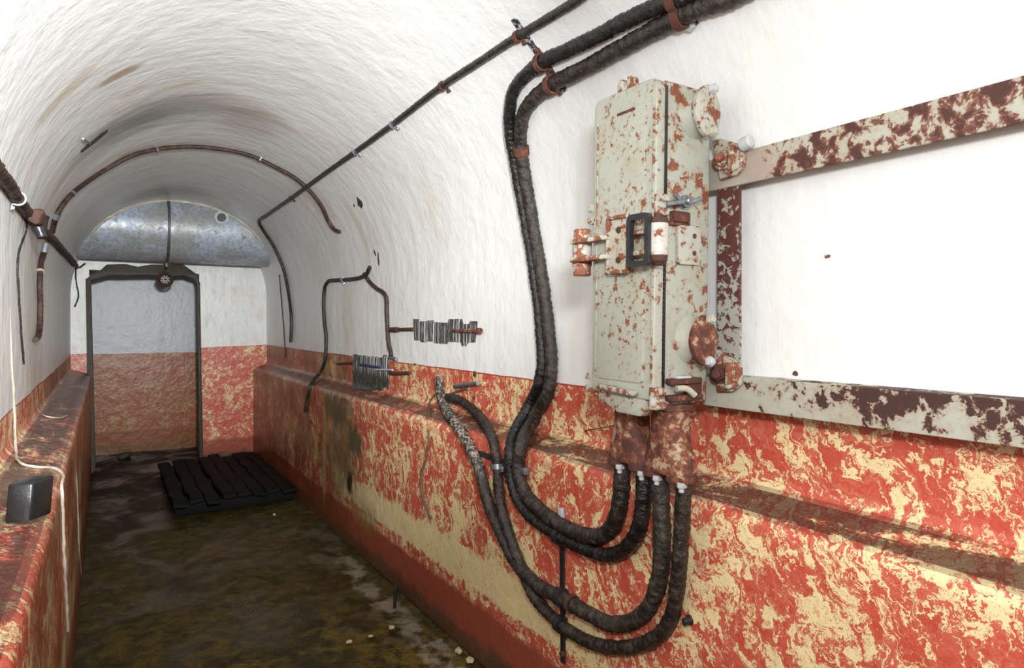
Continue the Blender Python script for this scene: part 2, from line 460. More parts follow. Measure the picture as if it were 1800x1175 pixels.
M = {}
def mk():
    M['wall'] = lining('limewash_and_red_marbling')
    M['end'] = lining('limewash_and_red_marbling_end_wall', True)
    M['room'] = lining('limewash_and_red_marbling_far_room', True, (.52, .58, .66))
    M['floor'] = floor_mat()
    M['paint'] = rusty('grey_green_paint_flecked_with_rust', amount=.74, dark=.3, fine=2.2)
    M['paint_side'] = rusty('grey_green_paint_patched_with_rust', amount=.78, dark=.2, fine=1.1)
    M['barrel'] = rusty('pale_paint_worn_to_rust', (.43, .43, .375), .92, .15, 1.5)
    M['drum'] = rusty('white_paint_rusted_at_the_rims', (.50, .50, .46), .62, .15, 1.2)
    M['gland'] = rusty('cast_iron_scaled_with_rust', (.38, .30, .21), 1.42, .85, 1.5)
    def hv_top(g, P):
        y = g.xyz(P)[1]; return g.ss(y, .36, .26, -.10, .055)
    def hv_bot(g, P):
        x, y, z = g.xyz(P); return g.m('ADD', g.ss(y, .47, .15, -.10, .005), g.ss(z, -.29, -.235, -.02, .035))
    M['bar_top'] = rusty('frame_paint_pink_with_rust_spots', (.42, .42, .355), .78, .9, 1.1, .3, .75, hv_top, ((.15, .05, .035), (.22, .085, .055)), (.02, .07))
    M['bar_bottom'] = rusty('frame_paint_scaled_with_dark_rust', (.42, .42, .355), .90, 1.0, .95, .3, .15, hv_bot, ((.13, .045, .03), (.21, .08, .05)), (.0, .04))
    g = NT('maroon_primer_with_flaking_pale_paint'); P = g.tc.outputs['Object']; x, y, z = g.xyz(P)
    n = g.noise(P, 48, 7, .70, .4); n = g.m('ADD', n, g.ss(z, .13, -.16, -.035, .075)); n = g.m('SUBTRACT', n, g.m('MULTIPLY', g.ss(g.m('ABSOLUTE', g.m('SUBTRACT', y, .4375)), .026, .036), .05))
    k = g.ss(n, .515, .53)
    col = g.mix(k, g.mix(g.noise(P, 90, 4), (.075, .024, .020), (.13, .042, .032)), (.36, .355, .31))
    M['upright'] = g.fin(col, .55, g.bump(k, .5, .002), 0, .4)
    M['tar'] = tar('black_bitumen_taped_cable')
    M['tar_brown'] = tar('brown_black_jute_cable', (.012, .010, .008), (.075, .052, .036), .5, rough=.32)
    M['tar_wet'] = tar('wet_black_bitumen_cable', (.006, .006, .007), (.035, .03, .026), .4, rough=.14)
    M['tar_rust'] = tar('rusty_brown_cable', (.022, .011, .008), (.085, .036, .02), .6, rough=.45)
    M['tar_olive'] = tar('olive_black_cable', (.013, .012, .008), (.05, .044, .028), .5, rough=.4)
    def scr(g, P):
        z = g.xyz(P)[2]; return g.m('MULTIPLY', g.ss(z, .70, .82), g.ss(g.xyz(P)[1], 1.75, 1.95)), (.40, .33, .27)
    M['tar_scraped'] = tar('black_cable_scraped_to_pale_lead', (.016, .013, .010), (.085, .065, .045), .5, scr, .4)
    M['wire'] = plain('mossy_old_wire', (.11, .085, .045), .7)
    M['steel_dark'] = plain('dark_wet_steel', (.045, .045, .050), .32, .5, .5, 40)
    M['steel'] = plain('grey_steel', (.30, .32, .35), .35, .7, .6, 50)
    M['zinc'] = plain('whitened_zinc', (.46, .48, .49), .45, .0, .12, 60)
    M['bone'] = plain('cream_painted_bolt', (.42, .40, .31), .45, .0, .25, 60)
    M['rust'] = rusty('clip_rust', (.26, .22, .17), 1.45, .75, 2.2)
    M['rust_dark'] = plain('dark_brown_rust', (.075, .030, .018), .75, 0, .55, 60, .5)
    M['black'] = plain('black_rubber_and_bore_shade', (.010, .010, .011), .35, 0, .2, 40)
    M['wood'] = plain('sodden_black_timber', (.0045, .005, .004), .75, 0, .6, 12, .8, .15)
    M['frame'] = plain('dark_mouldy_door_frame', (.060, .052, .036), .6, 0, .6, 12, .6)
    M['galv'] = galv()
    M['galv_dark'] = plain('dark_galvanised_strap', (.10, .105, .10), .5, .3, .6, 20, .5)
    M['glass'] = plain('milky_lamp_glass', (.62, .66, .64), .25, 0, .1)
    M['calcite'] = plain('white_lime_crust', (.55, .49, .40), .38, 0, .3, 30, .6)
    M['block'] = plain('wet_black_slag_block', (.009, .011, .012), .3, 0, .3, 30, .5)
    M['pad'] = pad_mat('slate_grey_pad_with_lime_streaks', (.035, .035, .036), (.11, .11, .115))
    M['pad_green'] = pad_mat('green_black_pad_with_lime_streaks', (.020, .026, .020), (.075, .085, .07), .985, .53)
    M['blue'] = plain('dark_blue_paint', (.02, .03, .16), .45)
    M['stone'] = plain('pale_rubble', (.50, .42, .28), .7)
    M['flake'] = plain('dark_flaked_plaster', (.045, .045, .042), .7)
mk()

# ------------------------------------------------------------------ the setting
def struct(o): o['kind'] = 'structure'; return o

def strip_mesh(name, prof, u0, mat, y0=YF, y1=YB + .06, dy=.08):
    bm = bmesh.new(); uvl = bm.loops.layers.uv.new('lining')
    us = [u0]
    for a, b in zip(prof, prof[1:]): us.append(us[-1] + math.hypot(b[0] - a[0], b[1] - a[1]))
    n = int((y1 - y0) / dy); rows = []; nor = []
    for i, p in enumerate(prof):
        a = prof[max(i - 1, 0)]; b = prof[min(i + 1, len(prof) - 1)]
        t = V((b[0] - a[0], 0, b[1] - a[1])).normalized(); nor.append(V((-t.z, 0, t.x)))
    for j in range(n + 1):
        y = y0 + (y1 - y0) * j / n; row = []
        for i, (x, z) in enumerate(prof):
            p = V((x, y, z)); k = .0035 if z > .02 else 0
            if .8 < z < 1.0: k = .006
            d = mnoise.noise(V((x * 2.2, y * 2.2, z * 2.2))) + .4 * mnoise.noise(V((x, y, z)) * 7)
            row.append(bm.verts.new(p + nor[i] * d * k))
        rows.append(row)
    for j in range(n):
        for i in range(len(prof) - 1):
            f = bm.faces.new((rows[j][i], rows[j + 1][i], rows[j + 1][i + 1], rows[j][i + 1]))
            f.smooth = True
            for lp, (jj, ii) in zip(f.loops, ((j, i), (j + 1, i), (j + 1, i + 1), (j, i + 1))):
                lp[uvl].uv = (us[ii], y0 + (y1 - y0) * jj / n)
    me = bpy.data.meshes.new(name); bm.to_mesh(me); bm.free(); me.materials.append(mat)
    return struct(link(bpy.data.objects.new(name, me))), us[-1]

rp, ap, lp_ = section()
_, u1 = strip_mesh('wall_right', rp, 0.0, M['wall'])
_, u2 = strip_mesh('ceiling', ap, u1, M['wall'])
strip_mesh('wall_left', lp_, u2, M['wall'])

bm = bmesh.new(); nx, ny = 26, 120; rows = []
for j in range(ny + 1):
    y = YF + (7.75 - YF) * j / ny; r = []
    for i in range(nx + 1):
        x = -.62 + 2.2 * i / nx
        r.append(bm.verts.new((x, y, -.012 + .010 * mnoise.noise(V((x * 3, y * 3, 0))) + .004 * mnoise.noise(V((x * 11, y * 11, 3))))))
    rows.append(r)
for j in range(ny):
    for i in range(nx):
        bm.faces.new((rows[j][i], rows[j][i + 1], rows[j + 1][i + 1], rows[j + 1][i])).smooth = True
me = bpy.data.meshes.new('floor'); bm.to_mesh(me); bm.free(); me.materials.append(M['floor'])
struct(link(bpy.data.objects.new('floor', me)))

DX0, DX1, DZ = -.118, .742, 1.77            # doorway
b = MB()
b.box((-.40, YB, -.05), (DX0, YB + .14, 2.45)); b.box((DX1, YB, -.05), (1.45, YB + .14, 2.45)); b.box((DX0, YB, DZ), (DX1, YB + .14, 2.45))
struct(b.build('wall_back', M['end']))
b = MB(); b.box((-.40, YF - .1, -.05), (1.45, YF + .01, 2.45)); struct(b.build('wall_front', M['end']))
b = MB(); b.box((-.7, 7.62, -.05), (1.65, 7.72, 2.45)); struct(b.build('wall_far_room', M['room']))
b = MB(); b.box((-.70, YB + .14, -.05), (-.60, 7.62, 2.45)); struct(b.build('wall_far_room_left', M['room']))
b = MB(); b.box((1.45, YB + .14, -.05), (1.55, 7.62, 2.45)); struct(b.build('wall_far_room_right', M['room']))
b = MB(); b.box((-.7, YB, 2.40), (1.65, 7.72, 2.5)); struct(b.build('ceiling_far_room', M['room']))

# dark frame round the doorway
YD = YB - .012
poly = [(152, 491), (161, 482.5), (176, 476), (188, 465.5), (222, 465), (242, 469), (265, 465.5), (321, 465), (334, 474), (346, 482.5), (352, 500),
        (346, 500), (343, 491), (324, 484), (300, 485.5), (262, 483.5), (208, 485), (193, 484.5), (176, 489), (157, 494)]
b = MB()
P3 = [onY(px, py, YD) for px, py in poly]
b.prism([(p.x, p.z) for p in P3], (0, YD + .012, 0), (1, 0, 0), (0, 0, 1), (0, -.035, 0), .004)
def jamb(bx, pa, pb, pc, pd):
    q = [onY(*p, YD) for p in (pa, pb, pc, pd)]
    bx.prism([(p.x, p.z) for p in q], (0, YD + .05, 0), (1, 0, 0), (0, 0, 1), (0, -.075, 0), .004)
jamb(b, (150.5, 490), (160, 492), (168, 826), (156, 838))
jamb(b, (345.5, 484), (351, 500), (356.5, 814), (350, 812))
b.jitter(.004, 14)
struct(b.build('trim_1', M['frame']))

# ------------------------------------------------------------------ duct across the end of the tunnel
DCY, DCZ, DR = 6.30, CAMZ + .825, .29
duct = thing('ventilation_duct', 'large blue grey galvanised duct crossing the tunnel above the doorway', 'duct', (XC, DCY, DCZ))
b = MB(); b.lathe((XL + .01, DCY, DCZ), (1, 0, 0), [(0, DR)] + [(i * 1.57 / 24, DR + .0015 * mnoise.noise(V((i, 0, 0)))) for i in range(1, 24)] + [(1.57, DR)], 64)
b.build('duct_pipe', M['galv'], duct)
b = MB(); b.ring((.448, DCY, DCZ), (1, 0, 0), DR + .004, .005, 64, sq=.011)
b.box((.437, DCY - .03, DCZ - DR - .045), (.459, DCY + .01, DCZ - DR + .003), .003)
st = b.build('strap', M['galv_dark'], duct); st['label'] = 'dark steel strap'
b = MB(); b.cyl((.448, DCY - .302, DCZ - .04), (.448, DCY - .285, DCZ - .04), .012, 6); b.build('strap_bolt', M['galv_dark'], st)
b = MB(); nz = V((.845, 6.0, CAMZ + .915))
b.lathe(nz + V((0, .13, 0)), (0, -1, 0), [(0, .052), (.09, .052), (.10, .058), (.13, .058), (.13, .036), (.06, .034)], 28)
nzo = b.build('nozzle', M['galv'], duct)
b = MB(); b.cyl(nz + V((0, .07, 0)), nz + V((0, .012, 0)), .033, 24); b.build('nozzle_bore_shade', M['black'], nzo)  # black plug standing in for the shade inside the nozzle
# lime mortar collar where the duct meets the vault
pts = []
for i in range(0, 25):
    a = math.radians(38 + i * (122 - 18) / 24)
    x = XC + (RAD - .006) * math.cos(a); z = SPR + (RAD - .006) * math.sin(a)
    dz = z - DCZ
    y = DCY - math.sqrt(max(DR * DR - dz * dz, 0)) - .004
    pts.append((x, y, z))
b = MB(); b.tube(pts, .011, 8, .5, ds=.03)
tag(b.build('mortar_collar', M['calcite']), 'pale mortar bead sealing the top of the duct to the vault', 'mortar seam')

# lamp hanging under the lintel
lc = onY(290, 492, YB - .06)
lamp = thing('bulkhead_lamp', 'small caged lamp with dark ring under the doorway lintel', 'lamp', lc)
b = MB(); b.ring(lc + V((0, -.015, 0)), (0, 1, 0), .058, .011, 28, 8); b.jitter(.004, 30); b.build('guard_ring', M['rust_dark'], lamp)
b = MB(); b.lathe(lc + V((0, .02, 0)), (0, -1, 0), [(0, .035), (.03, .040), (.055, .034), (.068, .018)], 20); b.build('lamp_glass', M['glass'], lamp)
b = MB(); b.cyl(lc + V((0, .05, 0)), lc + V((0, .018, 0)), .045, 20, .005); b.bar(lc + V((0, .03, .02)), lc + V((0, .03, .095)), .03, .03, (0, 1, 0), .004)
b.build('lamp_base', M['rust_dark'], lamp)
b = MB()
for k in range(4):
    a = math.pi * k / 4
    d = V((math.cos(a), 0, math.sin(a)))
    b.tube([lc + d * .056 + V((0, -.015, 0)), lc + d * .03 + V((0, -.058, 0)), lc + V((0, -.064, 0)), lc - d * .03 + V((0, -.058, 0)), lc - d * .056 + V((0, -.015, 0))], .003, 6, 0)
b.build('wire_cage', M['rust_dark'], lamp)

# ------------------------------------------------------------------ cables
PATHS = {}
def path_px(px, off): return [hit(x, y, off) for x, y in px]
def cable(key, name, label, cat, pts, r, mat, n=14, lump=.07, wrap=.10, seed=0, group=None, ds=.006, pitch=.022):
    PATHS[key] = (smooth(pts, .01), r)
    b = MB(); b.tube(pts, r, n, lump, wrap, ds, seed, pitch=pitch)
    return tag(b.build(name, mat, angle=60), label, cat, group)

RA = .0125
A = path_px([(1075, -45), (1015, 0), (910, 64), (845, 107), (778, 151), (690, 219), (625, 267), (570, 306), (510, 350), (470, 378), (455, 391)], RA * .9) \
    + path_px([(462, 404), (478, 428), (490, 452), (500, 480), (507, 515), (512, 560), (511, 602)], .012)
def back(ps, y=-1.1):
    q = ps[0]; return [V((q.x, y, q.z)), V((q.x, (y + q.y) / 2, q.z))] + ps
A = back(A)
cable('A', 'electric_cable', 'thin black cable climbing along the vault and dropping beside the duct', 'cable', A, RA, M['tar'], lump=.10, seed=1)
RB, RC = .0205, .0225
Bp = path_px([(1262, -36), (1194, -1), (1161, 9), (1105, 34), (1050, 63), (994, 90), (955, 108), (925, 131), (903, 160), (896, 196), (897, 236), (904, 280), (913, 330), (924, 390), (933, 440), (940, 490), (947, 540), (951, 590), (953, 635)], RB) \
   + path_px([(948, 672), (930, 712), (903, 764), (897, 800), (897, 830), (904, 862), (918, 891), (943, 916), (987, 945), (1031, 966), (1068, 977), (1092, 970)], RB) 
g2a, g2b, g1a, g1b = V((1.14, 1.262, CAMZ - .36)), V((1.14, 1.182, CAMZ - .36)), V((1.14, 1.130, CAMZ - .36)), V((1.14, 1.052, CAMZ - .36))
def down(px, py, X): return onX(px, py, X)
Bp += [down(1113, 950, 1.175), down(1126, 920, 1.155), down(1131, 880, 1.145), g2b + V((0, 0, .004)), g2b + V((0, 0, .05))]
Bp = back(Bp)
cable('B', 'electric_cable', 'thick wet black cable, outer of the upper pair, ending second from left under the box', 'cable', Bp, RB, M['tar_wet'], 18, .09, .17, 2)
Cp = path_px([(1345, -36), (1272, 1), (1230, 14), (1189, 33), (1133, 62), (1078, 92), (1022, 123), (980, 143), (948, 164), (926, 190), (916, 222), (916, 264), (922, 305), (933, 370), (941, 420), (950, 470), (957, 520), (964, 575), (969, 635)], RC) \
   + path_px([(964, 690), (940, 733), (917, 782), (911, 820), (915, 846), (926, 872), (956, 902), (990, 925), (1027, 941), (1055, 942), (1073, 931)], RC)
Cp += [down(1084, 908, 1.165), down(1091, 875, 1.15), g2a + V((0, 0, .004)), g2a + V((0, 0, .05))]
Cp = back(Cp)
cable('C', 'electric_cable', 'thick brown black cable, inner of the upper pair, ending leftmost under the box', 'cable', Cp, RC, M['tar_brown'], 18, .11, .17, 3)
RD, RE = .0215, .019
Dp = path_px([(771, 662), (774, 690), (779, 709), (794, 735), (814, 764), (830, 795), (843, 825), (852, 862), (864, 900), (884, 945), (908, 990), (945, 1029), (987, 1051), (1031, 1077), (1073, 1097), (1110, 1093), (1134, 1076)], RD)
Dp += [down(1151, 1046, 1.185), down(1161, 1005, 1.175), down(1164, 940, 1.155), g1a + V((0, 0, .004)), g1a + V((0, 0, .05))]
cable('D', 'electric_cable', 'old thick cable scraped pale at its cut upper end, looping to the third socket', 'cable', Dp, RD, M['tar_scraped'], 18, .12, .15, 4)
Ep = path_px([(788, 699), (808, 704), (836, 725), (856, 750), (868, 780), (874, 815), (876, 850), (879, 880), (888, 918), (898, 950), (912, 986), (925, 1020), (943, 1055), (982, 1095), (1031, 1127), (1080, 1139), (1130, 1133), (1160, 1116)], RE)
Ep += [down(1181, 1083, 1.19), down(1191, 1030, 1.18), down(1197, 955, 1.16), g1b + V((0, 0, .004)), g1b + V((0, 0, .05))]
cable('E', 'electric_cable', 'dull cable with the lowest loop, ending in the rightmost socket under the box', 'cable', Ep, RE, M['tar_brown'], 18, .10, .15, 5)

Hp = path_px([(92, 408), (100, 378), (118, 350), (150, 322), (190, 296), (232, 274), (275, 263), (330, 258), (385, 262), (435, 272), (480, 292), (520, 314), (545, 336), (565, 362), (577, 388), (586, 402), (597, 408)], .011)
cable('H', 'hoop_conduit', 'rust brown conduit bent in a hoop around the vault', 'conduit', Hp, .012, M['tar_rust'], 12, .07, 0, 6)
Lp = path_px([(-40, 246), (0, 305), (20, 332), (42, 366), (60, 388), (78, 408), (92, 420), (110, 440), (125, 456), (134, 468)], .015)
Lp = back(Lp)
cable('L', 'electric_cable', 'lumpy rust brown cable running along the left side of the vault', 'cable', Lp, .017, M['tar_rust'], 12, .26, .08, 7)
Lj = path_px([(80, 428), (77, 445), (72, 465), (70, 500), (71, 540), (70, 575), (67, 592), (63, 598)], .011)
cable('J', 'drop_conduit', 'rusty conduit hanging down the left wall from the cable junction', 'conduit', Lj, .011, M['tar_rust'], 12, .14, .06, 8)
cable('W1', 'hanging_wire', 'frayed dark wire end hanging on the left of the doorway', 'wire', path_px([(134, 468), (133, 485), (135, 502), (138, 520), (134, 533), (131, 540)], .006), .006, M['tar_olive'], 8, .4, 0, 9)
cable('W2', 'hanging_wire', 'short dark wire bridging from the left cable end to the duct', 'wire', path_px([(134, 468), (141, 470), (150, 463)], .008), .008, M['tar_olive'], 8, .3, 0, 10)
cable('W3', 'hanging_wire', 'dark drooping wire below the rusty junction on the left wall', 'wire', path_px([(47, 388), (46, 405), (39, 425), (33, 445), (31, 470), (34, 530), (37, 580), (42, 640)], .003), .0034, M['tar_olive'], 8, .3, 0, 11)
Yp = path_px([(650, 470), (644, 482), (634, 488), (618, 491), (603, 492), (588, 493), (577, 495), (571, 506), (569, 530), (570, 560), (573, 590), (573, 615), (571, 635), (563, 655), (552, 667), (545, 680), (540, 705), (537, 724)], .012)
cable('Y', 'drop_cable', 'black cable from wall stub bending down over the ledge, left branch of the fork', 'cable', Yp, .0125, M['tar_olive'], 12, .08, .06, 12)
Zp = path_px([(640, 482), (650, 496), (662, 507), (674, 515), (679, 524), (680, 550), (681, 575), (683, 600), (688, 626)], .011)
cable('Z', 'drop_cable', 'mottled black cable, right branch of the fork, dropping to the dark green pad', 'cable', Zp, .0115, M['tar_rust'], 12, .10, .06, 13)
cable('W4', 'hanging_wire', 'thin brown wire down the wall between the corner drop and the back wall', 'wire', path_px([(491, 483), (495, 530), (499, 580), (502, 630)], .004), .005, M['rust_dark'], 8, .2, 0, 14)
cable('W5', 'hanging_wire', 'thin mossy strand hanging below the ledge beside the scraped cable', 'wire', path_px([(764, 694), (756, 706), (754, 730), (754, 770), (749, 805), (741, 835), (742, 870), (750, 895), (757, 912)], .006), .0052, M['wire'], 8, .25, 0, 15)
cable('W6', 'hanging_wire', 'green mossy string lying between the scraped cable and the wall stud', 'wire', path_px([(780, 700), (795, 692), (812, 686), (822, 684)], .006), .005, M['wire'], 8, .4, 0, 16)

# rusty junction lump and small end sockets on the left
jc = hit(66, 386, .035)
jb = thing('junction_box', 'small rusted junction box on the left cable', 'junction box', jc)
b = MB(); b.box(jc - V((.020, .12, .024)), jc + V((.020, .12, .026)), .010, 3); bmesh.ops.subdivide_edges(b.bm, edges=b.bm.edges[:], cuts=3); b.jitter(.014, 30); b.build('box_body', M['rust_dark'], jb)
b = MB(); b.lathe(jc + V((0, -.02, -.02)), (.35, -.1, -1), [(0, .02), (.02, .022), (.03, .017), (.05, .017)], 12); b.build('cable_socket', M['steel_dark'], jb)

def clip(key, px, py, label, mat='rust', group=None, w=.006, ear=True):
    path, r = PATHS[key]; d = ray(px, py).normalized()
    i = min(range(1, len(path) - 1), key=lambda k: ((path[k] - CAM) - d * (path[k] - CAM).dot(d)).length)
    p = path[i]; t = (path[i + 1] - path[i - 1]).normalized()
    b = MB(); b.ring(p, t, r * 1.13 + .001, .0022, 22, sq=w)
    if ear:
        # the screw lug lies on the wall beside the cable
        nrm = wall_normal(p); q = nrm.cross(t).normalized()
        if q.z > 0: q = -q
        b.bar(p - nrm * (r * .55) + q * r * .9, p - nrm * (r * .55) + q * (r + .022), w * 2.2, .004, nrm, .001)
        b.hexnut(p - nrm * (r * .5) + q * (r + .014), nrm, .007, .007)
    return tag(b.build('cable_clip', M[mat]), label, 'clip', group)
def wall_normal(p):
    if p.z > SPR: return V((XC - p.x, 0, SPR - p.z)).normalized()
    return V((-1, 0, 0)) if p.x > XC else V((1, 0, 0))
gA = 'clips on the thin vault cable'
clip('A', 912, 64, 'rusty clip where the thin cable crosses the slanted bracket', 'rust', gA)
clip('A', 778, 151, 'brown clip on the thin vault cable, next down from the slanted bracket', 'rust_dark', gA)
clip('A', 690, 219, 'small grey clip halfway along the thin vault cable', 'steel', gA)
clip('A', 625, 267, 'small grey clip on thin cable just above where the hoop crosses', 'steel', gA)
clip('A', 511, 349, 'dark clip on thin cable between the hoop and its corner', 'rust_dark', gA)
clip('H', 275, 263, 'grey clip near the top of the hoop conduit', 'steel', 'clips on the hoop conduit')
clip('H', 130, 342, 'pale clip low on the left of the hoop conduit', 'steel', 'clips on the hoop conduit')
clip('H', 455, 281, 'grey clip on the right shoulder of the hoop conduit', 'steel', 'clips on the hoop conduit')
clip('H', 100, 382, 'grey socket clip at the left foot of the hoop conduit', 'steel', 'clips on the hoop conduit', .014, False)
clip('J', 77, 436, 'grey sleeve at the top of the left drop conduit', 'steel', None, .022, False)
clip('J', 70, 479, 'pale band around the left drop conduit', 'bone', None, .004)
clip('L', 30, 350, 'grey clip on the left rusty cable', 'steel', None, .007)
clip('Y', 603, 492, 'grey clip on the horizontal top of the forked cable', 'steel', None, .007)
clip('C', 918, 266, 'rust stained collar on the inner thick cable', 'rust', None, .016, False)
clip('D', 1005, 1062, 'rust brown band on the upper lower-loop cable near the flat strap', 'rust_dark', None, .008, False)

# slanted bracket carrying the three cables, and the one at the top edge
def wallbar(name, label, px0, px1, w, t, mat, off, n=10, cat='bracket'):
    pts = [hit(px0[0] + (px1[0] - px0[0]) * i / n, px0[1] + (px1[1] - px0[1]) * i / n, off) for i in range(n + 1)]
    root = thing(name, label, cat, pts[n // 2])
    return root, pts
def strap_mesh(b, pts, w, t):
    n = len(pts)
    sec = []
    for i, p in enumerate(pts):
        tg = (pts[min(i + 1, n - 1)] - pts[max(i - 1, 0)]).normalized(); nr = wall_normal(p); q = tg.cross(nr).normalized()
        sec.append([b.bm.verts.new(p + q * a * w / 2 + nr * c * t / 2) for a, c in ((-1, -1), (1, -1), (1, 1), (-1, 1))])
    for a, c in zip(sec, sec[1:]):
        for k in range(4): b.bm.faces.new((a[k], a[(k + 1) % 4], c[(k + 1) % 4], c[k]))
    b.bm.faces.new(sec[0][::-1]); b.bm.faces.new(sec[-1])
root, pts = wallbar('cable_bracket', 'mottled steel strip slanting behind the three cables at the bend', (903, 33), (993, 161), .022, .006, 'steel', .004)
g = NT('black_steel_with_pale_flakes'); P = g.tc.outputs['Object']; nn = g.noise(P, 85, 5, .7)
M['mottled'] = g.fin(g.mix(g.ss(nn, .50, .58), (.03, .033, .04), (.50, .52, .54)), .4, g.bump(nn, .4, .003), .2, .5)
b = MB(); strap_mesh(b, pts, .022, .006); b.build('strip', M['mottled'], root)
for k, (key, px, py) in enumerate((('B', 952, 110), ('C', 968, 150))):
    path, r = PATHS[key]; d = ray(px, py).normalized()
    i = min(range(1, len(path) - 1), key=lambda q: ((path[q] - CAM) - d * (path[q] - CAM).dot(d)).length)
    p = path[i]; t = (path[i + 1] - path[i - 1]).normalized(); nr = wall_normal(p); q = nr.cross(t).normalized()
    b = MB(); b.ring(p, t, r * 1.12 + .002, .003, 24, sq=.009)
    for s in (-1, 1): b.bar(p - nr * r * .75 + q * s * r, p - nr * r * .75 + q * s * (r + .018), .018, .005, nr, .001); b.hexnut(p - nr * r * .7 + q * s * (r + .012), nr, .008, .009)
    b.jitter(.0015, 60)
    b.build('cable_clamp', M['rust'], root)
root, pts = wallbar('cable_bracket', 'steel strip behind the two thick cables near the top edge', (1176, -30), (1221, 47), .024, .006, 'steel', .004)
b = MB(); strap_mesh(b, pts, .024, .006); b.build('strip', M['mottled'], root)
b = MB(); b.hexnut(hit(1215, 44, .006), wall_normal(hit(1215, 44)), .013, .014); b.build('bolt', M['zinc'], root)
for key, px, py in (('B', 1184, 2), ('C', 1193, 31)):
    path, r = PATHS[key]; d = ray(px, py).normalized()
    i = min(range(1, len(path) - 1), key=lambda q: ((path[q] - CAM) - d * (path[q] - CAM).dot(d)).length)
    p = path[i]; t = (path[i + 1] - path[i - 1]).normalized()
    b = MB(); b.ring(p, t, r * 1.13 + .002, .003, 24, sq=.011); b.jitter(.0015, 60)
    b.build('cable_clamp', M['rust'], root)
# vertical flat strap on the bench face under the loops
root, pts = wallbar('cable_bracket', 'long dark vertical steel strip behind the cable loops on the red wall', (987, 896), (990, 1166), .02, .006, 'steel', .005, 12)
b = MB(); strap_mesh(b, pts, .019, .006); b.jitter(.0012, 50); b.build('strip', M['steel_dark'], root)
b = MB(); b.bar(hit(986, 893, .008), hit(987, 912, .010), .022, .012, (-1, 0, 0), .002); b.build('bent_tip', M['zinc'], root)
for key, px, py in (('B', 985, 944), ('D', 988, 1052), ('E', 985, 1098)):
    path, r = PATHS[key]; d = ray(px, py).normalized()
    i = min(range(1, len(path) - 1), key=lambda q: ((path[q] - CAM) - d * (path[q] - CAM).dot(d)).length)
    p = path[i]; t = (path[i + 1] - path[i - 1]).normalized()
    b = MB(); b.ring(p, t, r * 1.12 + .002, .003, 24, sq=.010); b.jitter(.002, 60); b.build('cable_clamp', M['steel_dark'], root)
b = MB(); b.hexnut(hit(990, 1150, .008), (-1, 0, 0), .009, .01); b.build('bolt', M['rust_dark'], root)
root, pts = wallbar('cable_bracket', 'short dark steel strip between the scraped cable and its neighbour', (838, 795), (928, 829), .022, .006, 'steel', .005, 8)
b = MB(); strap_mesh(b, pts, .020, .006); b.build('strip', M['steel_dark'], root)
b = MB(); p = hit(926, 828, .008); b.box(p - V((.02, .012, .012)), p + V((.004, .012, .012)), .003); b.build('bolt', M['steel'], root)
path, r = PATHS['E']; d = ray(874, 822).normalized()
i = min(range(1, len(path) - 1), key=lambda q: ((path[q] - CAM) - d * (path[q] - CAM).dot(d)).length)
b = MB(); b.ring(path[i], path[i + 1] - path[i - 1], r * 1.12 + .002, .003, 24, sq=.009); b.hexnut(hit(886, 826, .012), (-1, 0, 0), .010, .014); b.jitter(.0015, 60); b.build('cable_clamp', M['steel'], root)

# ------------------------------------------------------------------ the steel frame on the right wall
FX = 1.272
fr = thing('steel_frame', 'rusty grey painted angle iron frame on white wall right of the box', 'frame', (FX, .60, CAMZ + .10))
zt0, zt1, zb0, zb1 = CAMZ + .331, CAMZ + .408, CAMZ - .204, CAMZ - .126
def angle_bar(y0, y1, z0, z1, leg_top, mat, name):
    b = MB(); n = 60
    b.box((FX, y0, z0), (FX + .006, y1, z1), .0012, 1)
    zl = z1 - .006 if leg_top else z0
    b.box((FX + .003, y0 + .002, zl), (XR - .002, y1 - .002, zl + .0058), .001, 1)
    bmesh.ops.subdivide_edges(b.bm, edges=[e for e in b.bm.edges if e.calc_length() > .4], cuts=40)
    return b.build(name, mat, fr)
angle_bar(-.45, 1.115, zt0, zt1, True, M['bar_top'], 'top_bar')
angle_bar(-.45, 1.115, zb0, zb1, True, M['bar_bottom'], 'bottom_bar')
b = MB(); b.box((FX + .006, 1.003, zb1 - .01), (FX + .012, 1.072, zt0 + .01), .0012, 1); b.box((FX + .008, 1.066, zb1 - .01), (XR - .002, 1.072, zt0 + .01), .001, 1)
# own origin so the paint wear runs down the bar
up = b.build('upright', M['upright'], fr)
up['label'] = 'maroon upright with flaking pale paint'

# ------------------------------------------------------------------ the cable box
Z = CAMZ
TILT = math.radians(.95)
cab = thing('switch_box', 'tall grey green iron cable box speckled with rust, thick cables below', 'electrical box', (1.15, 1.155, Z - .19))
def rrect(y0, y1, z0, z1, r, n=6):
    o = []
    for cy, cz, a0 in ((y1 - r, z1 - r, 0), (y0 + r, z1 - r, 90), (y0 + r, z0 + r, 180), (y1 - r, z0 + r, 270)):
        for k in range(n + 1):
            a = math.radians(a0 + 90 * k / n); o.append((cy + r * math.cos(a), cz + r * math.sin(a)))
    return o
UY, UZ = (0, 1, 0), (0, 0, 1)
b = MB(); b.box((1.077, 1.058, Z - .188), (1.232, 1.25, Z + .560), .008, 3)
body = b.build('box_body', M['paint_side'], cab)
b = MB(); b.box((1.045, 1.052, Z - .165), (1.082, 1.245, Z + .545), .002)
for k in range(26):
    zz = Z - .02 - k * .0 + .155 - k * .0105
    if zz < Z - .115: break
    b.ring((1.0685, 1.050, zz), (0, 0, 1), .0042, .0026, 12, 6)
b.build('gasket', M['black'], cab)
